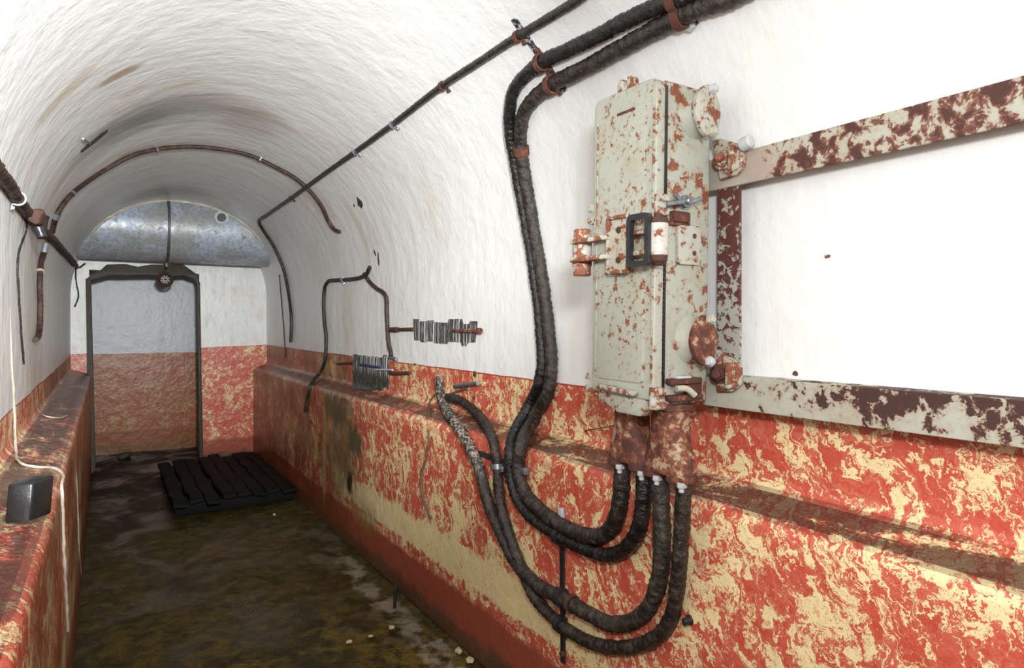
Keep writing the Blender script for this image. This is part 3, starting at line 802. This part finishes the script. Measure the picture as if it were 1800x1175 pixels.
# cover
b = MB(); b.prism(rrect(1.040, 1.256, Z - .171, Z + .553, .022), (1.061, 0, 0), UY, UZ, (-.028, 0, 0), .004, 3)
cov = b.build('cover', M['paint'], cab)
b = MB()
b.prism(rrect(1.070, 1.236, Z - .135, Z + .505, .012), (1.036, 0, 0), UY, UZ, (-.0065, 0, 0), .003, 2)
b.build('raised_panel', M['paint'], cov)
b = MB()
b.bar((1.030, 1.2365, Z - .13), (1.030, 1.2365, Z + .50), .004, .004, (-1, 0, 0), .001)
b.bar((1.032, 1.046, Z - .13), (1.032, 1.046, Z + .49), .005, .005, (-1, 0, 0), .001)
b.build('edge_bead', M['paint'], cov)
b = MB(); b.bar((1.0295, 1.105, Z + .497), (1.0295, 1.165, Z + .497), .006, .005, (-1, 0, 0), .001); b.build('bead', M['rust'], cov)
# forked ears of the cover
def ear(c, dirv, side, w=.046, L=.034, t=.022, slot=.014, mat='barrel'):
    """flat fork: base at c, pointing along dirv, width along side, thickness along X"""
    poly = [(-w / 2, -.006), (w / 2, -.006), (w / 2, L * .75), (w / 2 - .006, L), (slot / 2 + .001, L), (slot / 2, L * .45), (slot * .2, L * .32), (-slot * .2, L * .32), (-slot / 2, L * .45), (-slot / 2 - .001, L), (-w / 2 + .006, L), (-w / 2, L * .75)]
    b = MB(); b.prism(poly, V(c) + V((t / 2, 0, 0)), side, dirv, (-t, 0, 0), .002, 2)
    return b.build('fork_lug', M[mat], cov)
ear((1.048, 1.150, Z + .552), UZ, UY, .052, .030)
ear((1.048, 1.256, Z + .275), UY, UZ, .050, .030)
ear((1.048, 1.041, Z + .268), (0, -1, 0), UZ, .048, .016, .03)
ear((1.048, 1.256, Z - .150), UY, UZ, .050, .030)
ear((1.045, 1.043, Z - .165), (0, -1, 0), UZ, .050, .016, .034)
# lower lip of the cover
b = MB(); b.prism([(1.07, Z - .165), (1.246, Z - .165), (1.225, Z - .195), (1.16, Z - .212), (1.085, Z - .212), (1.066, Z - .196)], (1.066, 0, 0), UY, UZ, (-.03, 0, 0), .004)
b.build('lower_lip', M['paint'], cov)
b = MB(); b.bar((1.022, 1.218, Z - .152), (1.022, 1.085, Z - .158), .012, .018, (-1, 0, 0), .003); b.build('rib', M['paint'], cov)
# hinge barrel at the far side, arms and centre plate
hg = MB().cyl((1.025, 1.288, Z + .120), (1.025, 1.288, Z + .238), .0225, 24, .003).build('hinge_barrel', M['barrel'], cab)
b = MB(); b.cyl((1.025, 1.288, Z + .143), (1.025, 1.288, Z + .212), .0248, 24, .002); b.build('hinge_sleeve', M['barrel'], hg)
b = MB()
for zz in (.206, .160): b.bar((1.012, 1.165, Z + zz), (1.006, 1.300, Z + zz - .001), .012, .026, (-1, 0, 0), .003)
for zz in (.206, .160): b.bar((1.012, 1.105, Z + zz), (1.004, 1.030, Z + zz), .011, .020, (-1, 0, 0), .003)
b.build('hinge_arm', M['barrel'], cab)
pl = MB().prism(rrect(1.102, 1.172, Z + .122, Z + .250, .006), (1.031, 0, 0), UY, UZ, (-.018, 0, 0), .002).build('hinge_plate', M['barrel'], cab)
b = MB()
for a, c in (((1.102, .122), (1.172, .122)), ((1.102, .25), (1.172, .25)), ((1.102, .122), (1.102, .25)), ((1.172, .122), (1.172, .25))):
    b.bar((1.011, a[0], Z + a[1]), (1.011, c[0], Z + c[1]), .009, .010, (-1, 0, 0), .002)
b.build('rim', M['barrel'], pl)
for zz in (.15, .22): MB().hexnut((1.014, 1.137, Z + zz), (-1, 0, 0), .008, .005).build('screw', M['rust_dark'], pl)
# latch drum and its bail
dc = (1.020, 1.018)
dr = MB().cyl((*dc, Z + .150), (*dc, Z + .224), .0225, 28, .003).build('latch_drum', M['drum'], cab)
dr['label'] = 'pale latch drum with rusty rims'
MB().lathe((*dc, Z + .222), (0, 0, 1), [(0, .0215), (.010, .0215), (.013, .018), (.013, .010), (.020, .009)], 24).build('drum_cap', M['rust_dark'], dr)
MB().lathe((*dc, Z + .152), (0, 0, -1), [(0, .0218), (.012, .020), (.015, .016), (.022, .010)], 24).build('drum_cap', M['rust_dark'], dr)
b2 = MB()
out = rrect(1.016, 1.084, Z + .128, Z + .245, .012, 5); inn = rrect(1.027, 1.073, Z + .141, Z + .232, .006, 5)
vo0 = [b2.bm.verts.new((.988, y, z)) for y, z in out]; vi0 = [b2.bm.verts.new((.988, y, z)) for y, z in inn]
vo1 = [b2.bm.verts.new((1.001, y, z)) for y, z in out]; vi1 = [b2.bm.verts.new((1.001, y, z)) for y, z in inn]
n = len(out)
for k in range(n):
    j = (k + 1) % n
    for q in ((vo0[k], vo0[j], vi0[j], vi0[k]), (vo1[j], vo1[k], vi1[k], vi1[j]), (vo0[j], vo0[k], vo1[k], vo1[j]), (vi0[k], vi0[j], vi1[j], vi1[k])):
        b2.bm.faces.new(q)
bl = b2.build('latch_handle', M['steel_dark'], cab); bl['label'] = 'dark steel bail handle'
# strike plate on the body's side
kp = MB().prism(rrect(1.116, 1.193, Z + .140, Z + .233, .008), (0, 1.060, 0), (1, 0, 0), UZ, (0, -.012, 0), .003).build('strike_plate', M['barrel'], cab)
for xx, zz in ((1.168, .208), (1.168, .168)): MB().cyl((xx, 1.050, Z + zz), (xx, 1.0465, Z + zz), .006, 14).build('screw', M['rust'], kp)
# swing bolts: wing nut above, stub below
sw = MB(); sw.box((1.094, 1.042, Z + .236), (1.15, 1.060, Z + .262), .005); sw.box((1.085, 1.048, Z + .228), (1.155, 1.060, Z + .238), .003)
sb = sw.build('swing_bolt_lug', M['gland'], cab)
b = MB(); c0 = V((1.124, 1.030, Z + .283)); b.cyl(c0 + V((0, .03, 0)), c0 + V((0, -.010, 0)), .009, 16, .002)
b.cyl(c0 + V((0, .012, 0)), c0, .015, 18, .002)
for s in (-1, 1): b.tube([c0 + V((s * .010, .006, 0)), c0 + V((s * .026, .002, .004)), c0 + V((s * .040, -.002, .010))], .0055, 10, 0)
b.tube([V((1.062, 1.036, Z + .272)), V((1.09, 1.034, Z + .277)), c0 + V((0, .004, 0))], .006, 10, 0)
b.build('wing_nut', M['steel'], sb)
sw = MB(); sw.box((1.088, 1.032, Z - .176), (1.19, 1.062, Z - .162), .004); sw.box((1.088, 1.036, Z - .138), (1.19, 1.062, Z - .124), .004); sw.box((1.150, 1.046, Z - .17), (1.20, 1.062, Z - .13), .004)
sb = sw.build('swing_bolt_lug', M['gland'], cab)
b = MB(); b.tube([(1.10, 1.035, Z - .146), (1.125, 1.028, Z - .146), (1.145, 1.020, Z - .162)], .0075, 12, 0); b.build('bolt_stub', M['bone'], sb)
b = MB(); b.box((1.105, 1.034, Z - .124), (1.150, 1.06, Z - .118), .002); b.build('lug_cap', M['zinc'], sb)
# oval blanking flanges on the side
for zc in (.497, -.036):
    c0 = V((1.176, 1.058, Z + zc))
    fl = MB().lathe(c0 + V((0, .004, 0)), (0, -1, 0), [(0, .060), (.006, .058), (.016, .046), (.030, .042)], 32).build('flange_neck', M['paint_side'], cab)
    b = MB(); oval = []
    for k in range(40):
        a = 2 * math.pi * k / 40; oval.append((.043 * math.cos(a), .050 * math.sin(a) * (1 + .18 * abs(math.sin(a)) ** 6)))
    b.prism(oval, c0 + V((0, -.026, 0)), (1, 0, 0), UZ, (0, -.014, 0), .003)
    b.build('blank_flange', M['barrel'] if zc > .2 else M['gland'], fl)
    for s, mt in ((1, 'zinc' if zc > .2 else 'bone'), (-1, 'bone' if zc > .2 else 'zinc')):
        q = c0 + V((.012, -.038, s * .049)); b = MB(); b.hexnut(q, (0, -1, 0), .0125, .013); b.cyl(q, q + V((0, -.017, 0)), .008, 12, .002); b.build('flange_bolt', M[mt], fl)
# fixing lugs with bolts onto the frame
for zc in (.395, -.118):
    lg = MB()
    lg.prism([(1.05, -.045), (1.075, .055), (1.055, .058), (.995, .030), (.985, .018), (.985, -.022), (1.005, -.040)], (1.270, 0, Z + zc), UY, UZ, (-.016, 0, 0), .004)
    lo = lg.build('fixing_lug', M['barrel'], cab)
    b = MB(); p = V((1.255, 1.040, Z + zc)); b.cyl(p, p + V((-.008, -.004, 0)), .024, 20, .003); b.hexnut(p + V((-.008, -.004, 0)), (-1, -.4, 0), .018, .016); b.cyl(p + V((-.02, -.01, 0)), p + V((-.040, -.018, 0)), .010, 12, .003)
    b.build('fixing_bolt', M['barrel'] if zc > 0 else M['gland'], lo)
    b = MB(); b.box((1.238, 1.000, Z + zc - .034), (1.270, 1.016, Z + zc + .03), .006, 3); b.build('clamp_jaw', M['barrel'], lo)
    if zc > 0: MB().cyl((1.250, .985, Z + .418), (1.250, .955, Z + .424), .016, 18, .004).build('stud_end', M['zinc'], lo)
# cable glands under the body
def superellipse(cx, cy, ax, ay, z, n=36, e=2.6):
    o = []
    for k in range(n):
        a = 2 * math.pi * k / n; c, s_ = math.cos(a), math.sin(a)
        o.append(V((cx + ax * math.copysign(abs(c) ** (2 / e), c), cy + ay * math.copysign(abs(s_) ** (2 / e), s_), z)))
    return o
def gland(cy, half, lab, ztop):
    b = MB(); cx = 1.14; rings = []
    for z, ax, ay in ((ztop, .050, .050), (ztop - .014, .050, .050), (ztop - .015, .042, .042), (ztop - .05, .040, .043), (ztop - .09, .037, .051), (Z - .315, .034, half + .030), (Z - .340, .034, half + .033), (Z - .343, .035, half + .034), (Z - .352, .034, half + .033)):
        rings.append([b.bm.verts.new(p) for p in superellipse(cx, cy, ax, ay, z)])
    for a, c in zip(rings, rings[1:]):
        for k in range(36): b.bm.faces.new((a[k], a[(k + 1) % 36], c[(k + 1) % 36], c[k]))
    b.bm.faces.new(rings[0]); b.bm.faces.new(rings[-1][::-1])
    for s in (-1, 1):
        b.lathe((cx, cy + s * half, Z - .325), (0, 0, -1), [(0, .024), (.022, .026), (.026, .036), (.040, .036), (.044, .032), (.044, .024)], 24)
    b.jitter(.0028, 42)
    gl = b.build('cable_gland', M['gland'], cab); gl['label'] = lab
    for s in (-1, 1):
        c = V((cx - .020, cy + s * half - .018, Z - .362))
        b = MB(); b.hexnut(c, (0, 0, -1), .0125, .013); b.cyl(c + V((0, 0, -.012)), c + V((0, 0, -.024)), .0065, 10, .001)
        b.build('gland_bolt', M['zinc'], gl)
gland(1.222, .040, 'rust scaled socket holding the two leftmost cables', Z - .200)
gland(1.091, .039, 'rust scaled socket holding the two rightmost cables', Z - .186)
cab.rotation_euler = (TILT, 0, 0); cab.location.y += .004

# ------------------------------------------------------------------ pads, rods and studs on the right wall
def pad(name, label, quad, thick, ribs, mat, jag=.01, seed=0):
    """ribbed slab following the lining between four picture corners TL TR BR BL"""
    b = MB(); nu, nv = ribs * 6, 14; tl, tr, br, bl = [V((*q, 0)) for q in quad]; rng = random.Random(seed)
    offs = [rng.uniform(-1, 1) for _ in range(ribs + 2)]
    front = []; back = []
    for j in range(nv + 1):
        fr_, bk = [], []
        for i in range(nu + 1):
            f = i / nu; r = offs[int(f * ribs)] * (1 if j in (0, nv) else 0)
            q = tl.lerp(tr, f).lerp(bl.lerp(br, f), j / nv); q.y += r * jag
            p = hit(q.x, q.y, .0); nr = V((-1, 0, 0))
            w = .55 + .45 * abs(math.sin(math.pi * f * ribs))
            edge = 1 if 0 < i < nu and 0 < j < nv else .35
            fr_.append(b.bm.verts.new(p + nr * (thick * w * edge + .002))); bk.append(b.bm.verts.new(p - nr * .004))
        front.append(fr_); back.append(bk)
    for g_ in (front, back):
        for j in range(nv):
            for i in range(nu): b.bm.faces.new((g_[j][i], g_[j][i + 1], g_[j + 1][i + 1], g_[j + 1][i]))
    edge = [(0, i) for i in range(nu)] + [(j, nu) for j in range(nv)] + [(nv, i) for i in range(nu, 0, -1)] + [(j, 0) for j in range(nv, 0, -1)]
    for (j, i), (j2, i2) in zip(edge, edge[1:] + edge[:1]):
        b.bm.faces.new((front[j][i], front[j2][i2], back[j2][i2], back[j][i]))
    return tag(b.build(name, mat), label, 'pad')
pad('mounting_pad', 'dark slate pad with white streaks, high on the white wall', ((727, 564), (840, 568), (836, 605), (729, 601)), .004, 9, M['pad'], 6, 3)
pad('mounting_pad', 'green black ribbed pad standing at the ledge below the forked cable', ((621, 622), (684, 627), (684, 684), (622, 684)), .012, 7, M['pad_green'], 3, 5)
def rod(name, label, p0, p1, r, mat, off=.010, cat='rod', nut=None):
    a, c = hit(*p0, off), hit(*p1, off)
    b = MB(); b.tube([a, (a + c) / 2, c], r, 12, .10, .0, .008)
    if nut: b.cyl(a.lerp(c, nut[0]), a.lerp(c, nut[1]), r * 1.55, 14, .002)
    return tag(b.build(name, M[mat]), label, cat)
rod('mounting_rod', 'rusty rod joining the right forked cable to the high pad', (686, 580), (727, 579), .009, 'rust_dark', .012, nut=(.02, .35))
rod('mounting_rod', 'rusty red rod over the right end of the high pad', (797, 581), (845, 582), .008, 'rust', .020, nut=(.88, 1.0))
rod('mounting_rod', 'thin dark rod left of the green black pad', (593, 640), (622, 638), .007, 'rust_dark', .012, nut=(.85, 1.0))
rod('mounting_rod', 'dark rod sticking out right of the green black pad', (686, 657), (721, 656), .009, 'rust_dark', .012)
rod('wall_stud', 'grey stud sticking out above the green mossy string', (799, 679), (840, 674), .009, 'steel', .018, 'stud')
rod('paint_strip', 'dark blue strip across the green black ribbed pad', (632, 641), (670, 647), .008, 'blue', .016, 'strip')
rod('mounting_rod', 'pale thin rod at the right edge of the green black pad', (660, 650), (690, 651), .005, 'zinc', .022)
def stud(label, px, py, r, h, mat, name='wall_bolt'):
    p = hit(px, py, .0); nr = wall_normal(p) if p.z > .95 else V((-1, 0, 0))
    b = MB(); b.lathe(p - nr * .004, nr, [(0, r * 1.25), (.006, r * 1.25), (.008, r), (h, r * .9), (h + .002, r * .6)], 14); b.jitter(.0012, 70)
    return tag(b.build(name, M[mat]), label, 'bolt')
stud('small grey bolt end on red wall right of the lowest cable loop', 1212, 1091, .010, .022, 'steel_dark')
stud('dark stub on paint line above the grey stud', 835, 658, .011, .010, 'rust_dark')
stud('tiny dark plug in red wall below the grey stud', 834, 700, .008, .006, 'rust_dark')
stud('small rusty peg on paint line right of the forked cable foot', 730, 641, .006, .010, 'rust_dark')
stud('small grey bolt end on far ledge face beside cable end', 548, 742, .011, .012, 'steel_dark')
stud('dark bolt at the end of the slanted thin line under the box', 1031, 758, .004, .006, 'rust_dark')
rod('wall_peg', 'grey end socket of the right forked cable', (685, 629), (697, 632), .010, 'steel', .012, 'peg')
b = MB(); b.tube(path_px([(1031, 757), (1055, 753), (1082, 748)], .003), .0012, 6, 0)
tag(b.build('hanging_wire', M['rust_dark']), 'hair thin dark wire on wall left of the cable sockets', 'wire')
def chip(label, px, py, w, h, mat, seed, name='chipped_spot', th=.003, rot=0.0, cat='chip'):
    p = hit(px, py, 0); nr = wall_normal(p); u = V((0, 1, 0)); w_ = nr.cross(u).normalized(); rng = random.Random(seed)
    c, s_ = math.cos(rot), math.sin(rot); poly = []
    for k in range(11):
        a = 2 * math.pi * k / 11; rr = rng.uniform(.55, 1.0); x, y = w * rr * math.cos(a), h * rr * math.sin(a)
        poly.append((x * c - y * s_, x * s_ + y * c))
    b = MB(); b.prism(poly, p - nr * .003, u, w_, nr * (th + .004), .0008, 1)
    return tag(b.build(name, M[mat]), label, cat)
chip('small red rust spot on the white wall inside the steel frame', 1455, 451, .0075, .005, 'rust', 1)
chip('tiny pinkish chip on white wall just above the lower frame bar', 1399, 657, .007, .008, 'rust', 2)
chip('dark flaked patch on the vault below the hoop and thin cable crossing', 633, 356, .055, .035, 'flake', 3, 'flaked_patch', rot=.6)
chip('tiny brown flake beside the dark flaked patch on right vault', 623, 361, .014, .010, 'rust_dark', 8, rot=.6)
chip('upper brown rust mark above the forked cable stub', 660, 446, .012, .03, 'rust_dark', 4, 'rust_mark', rot=.5)
chip('curved brown rust mark just right of the forked cable stub', 666, 455, .012, .045, 'rust_dark', 5, 'rust_mark', rot=-.3)
chip('long dark flaked patch on the left of the vault', 165, 246, .045, .16, 'flake', 6, 'flaked_patch', .004, .12)
b = MB(); b.tube(path_px([(146, 244), (152, 248), (158, 253)], .012), .004, 8, .2)
tag(b.build('wire_stub', M['steel']), 'short pale wire across the dark flaked patch on left vault', 'wire')

# ------------------------------------------------------------------ lime runs on the left wall and bench
def drip(label, pts, r, sd):
    ps = [hit(x, y, .002) for x, y in pts]
    b = MB(); b.tube(ps, r, 8, .55, 0, .012, sd, taper=lambda f: min(1, f * 5 + .12))
    return tag(b.build('lime_run', M['calcite']), label, 'lime deposit', 'lime runs on the left wall')
drip('long white lime run crossing the left ledge behind the black block', [(17, 540), (19, 590), (21, 640), (25, 720), (28, 790), (34, 812), (48, 819), (72, 822), (94, 823), (108, 832), (109, 860), (111, 920), (113, 985), (117, 1060), (119, 1110)], .0038, 1)
drip('faint thin lime run down the left bench front beyond the first', [(126, 800), (134, 835), (137, 900), (139, 960), (143, 1010)], .002, 2)
drip('short white lime streak across the left ledge farther back', [(72, 728), (84, 733), (100, 735), (118, 731)], .003, 3)

# ------------------------------------------------------------------ black block on the left ledge
zt = LZ - .004
poly = [(-.172, 1.64), (-.128, 1.632), (-.097, 1.69), (-.140, 1.715)]
b = MB(); b.prism(poly, (0, 0, zt), (1, 0, 0), (0, 1, 0), (.004, .012, .078), .005, 2); b.jitter(.0035, 26)
tag(b.build('slag_block', M['block']), 'small wet black block standing on the left ledge', 'block')

# ------------------------------------------------------------------ duckboard on the floor
pal = thing('duckboard', 'black sodden slatted wooden duckboard lying by the back wall', 'pallet', (.80, 5.6, 0))
pal.rotation_euler = (0, 0, 0)
rng = random.Random(4)
for k in range(8):
    x0 = .385 + k * .101
    dz = rng.uniform(0, .014); b = MB(); b.box((x0 + rng.uniform(-.006, .006), 4.80 + rng.uniform(-.09, .09), .070 + dz), (x0 + .092 + rng.uniform(-.012, .006), 6.42 + rng.uniform(-.10, .08), .096 + dz), .008)
    bmesh.ops.subdivide_edges(b.bm, edges=[e for e in b.bm.edges if e.calc_length() > .5], cuts=14)
    b.jitter(.016, 6); b.jitter(.006, 25); b.build('slat', M['wood'], pal)
for yy in (4.95, 5.6, 6.25):
    b = MB(); b.box((.40, yy - .045, -.008), (1.17, yy + .045, .070), .006); b.jitter(.004, 8); b.build('bearer', M['wood'], pal)

# ------------------------------------------------------------------ bits on the floor
p = onZ(694, 1052, .03); b = MB(); b.tube([V((p.x, p.y, -.02)), V((p.x + .002, p.y, .04)), V((p.x + .006, p.y + .004, .085))], .0075, 10, .15)
tag(b.build('floor_stub', M['steel_dark']), 'short dark rod standing up from floor near the right wall', 'rod')
for k, (px, py, sz, lb) in enumerate(((614, 1129, .017, 'pale pebble on mud left of the mortar strip'), (652, 1119, .013, 'small pale pebble nearest left of the mortar strip end'),
        (688, 1104, .018, 'pale stone at the edge of the mortar strip by the rod'), (806, 1144, .020, 'pale stone close to the foot of the right wall'), (826, 1161, .022, 'lowest pale stone beside the right wall foot'), (482, 905, .016, 'tiny white stone in front of the duckboard'))):
    p = onZ(px, py, .004); b = MB(); bmesh.ops.create_icosphere(b.bm, subdivisions=2, radius=sz * .7)
    for v in b.bm.verts: v.co = V((v.co.x, v.co.y * 1.25, v.co.z * .6)) + p
    b.jitter(sz * .35, 60 + 9 * k); tag(b.build('pebble', M['stone'], angle=25), lb, 'stone', 'pebbles on the muddy floor')
p = onZ(246, 796, .03); b = MB(); bmesh.ops.create_icosphere(b.bm, subdivisions=3, radius=.06)
for v in b.bm.verts: v.co = V((v.co.x, v.co.y, v.co.z * .6)) + V((.16, 7.35, .01))
b.jitter(.02, 14); tag(b.build('rubble_lump', M['flake']), 'dark lump on the floor beyond the doorway', 'stone')

# ------------------------------------------------------------------ light
def area(name, loc, target, size, power, col=(1, 1, 1)):
    L = bpy.data.lights.new(name, 'AREA'); L.shape = 'DISK'; L.size = size; L.energy = power; L.color = col
    o = link(bpy.data.objects.new(name, L)); o.location = loc
    o.rotation_euler = (V(target) - V(loc)).to_track_quat('-Z', 'Y').to_euler(); return o
def spot(name, loc, target, ang, blend, power, rad, col=(1, 1, 1)):
    L = bpy.data.lights.new(name, 'SPOT'); L.spot_size = math.radians(ang); L.spot_blend = blend; L.energy = power; L.shadow_soft_size = rad; L.color = col
    o = link(bpy.data.objects.new(name, L)); o.location = loc
    o.rotation_euler = (V(target) - V(loc)).to_track_quat('-Z', 'Y').to_euler(); return o
FL = (.03, -.06, CAMZ + .33)
area('camera_flash', FL, (.85, 1.3, CAMZ - .30), 0.14, 13, (.98, .99, 1))
spot('far_fill_spot', (.12, -.10, CAMZ + .36), (.60, 6.0, CAMZ + .32), 66, 1.0, 430, .08, (.98, .99, 1))  # added spot that brightens the far end, no torch in the tunnel
area('fill_behind_camera', (.5, -1.0, 1.7), (.8, 1.5, .9), .5, 10, (.98, .99, 1))  # added soft fill, no such lamp hangs behind the camera

w = bpy.data.worlds.new('world'); SC.world = w; w.use_nodes = True
w.node_tree.nodes['Background'].inputs[0].default_value = (.02, .02, .02, 1)

# ------------------------------------------------------------------ camera
cd = bpy.data.cameras.new('camera'); cam = link(bpy.data.objects.new('camera', cd))
cd.sensor_width = 36; cd.sensor_fit = 'HORIZONTAL'; cd.lens = 36 * FPX / 1800
cd.shift_y = (HOR - 587.5) / 1800
cd.clip_start = .02
cam.location = CAM; cam.rotation_euler = FWD.to_track_quat('-Z', 'Y').to_euler()
SC.camera = cam
SC.view_settings.view_transform = 'Standard'; SC.view_settings.look = 'None'
SC.view_settings.gamma = 1; SC.view_settings.use_curve_mapping = False
SC.view_settings.exposure = 0.7
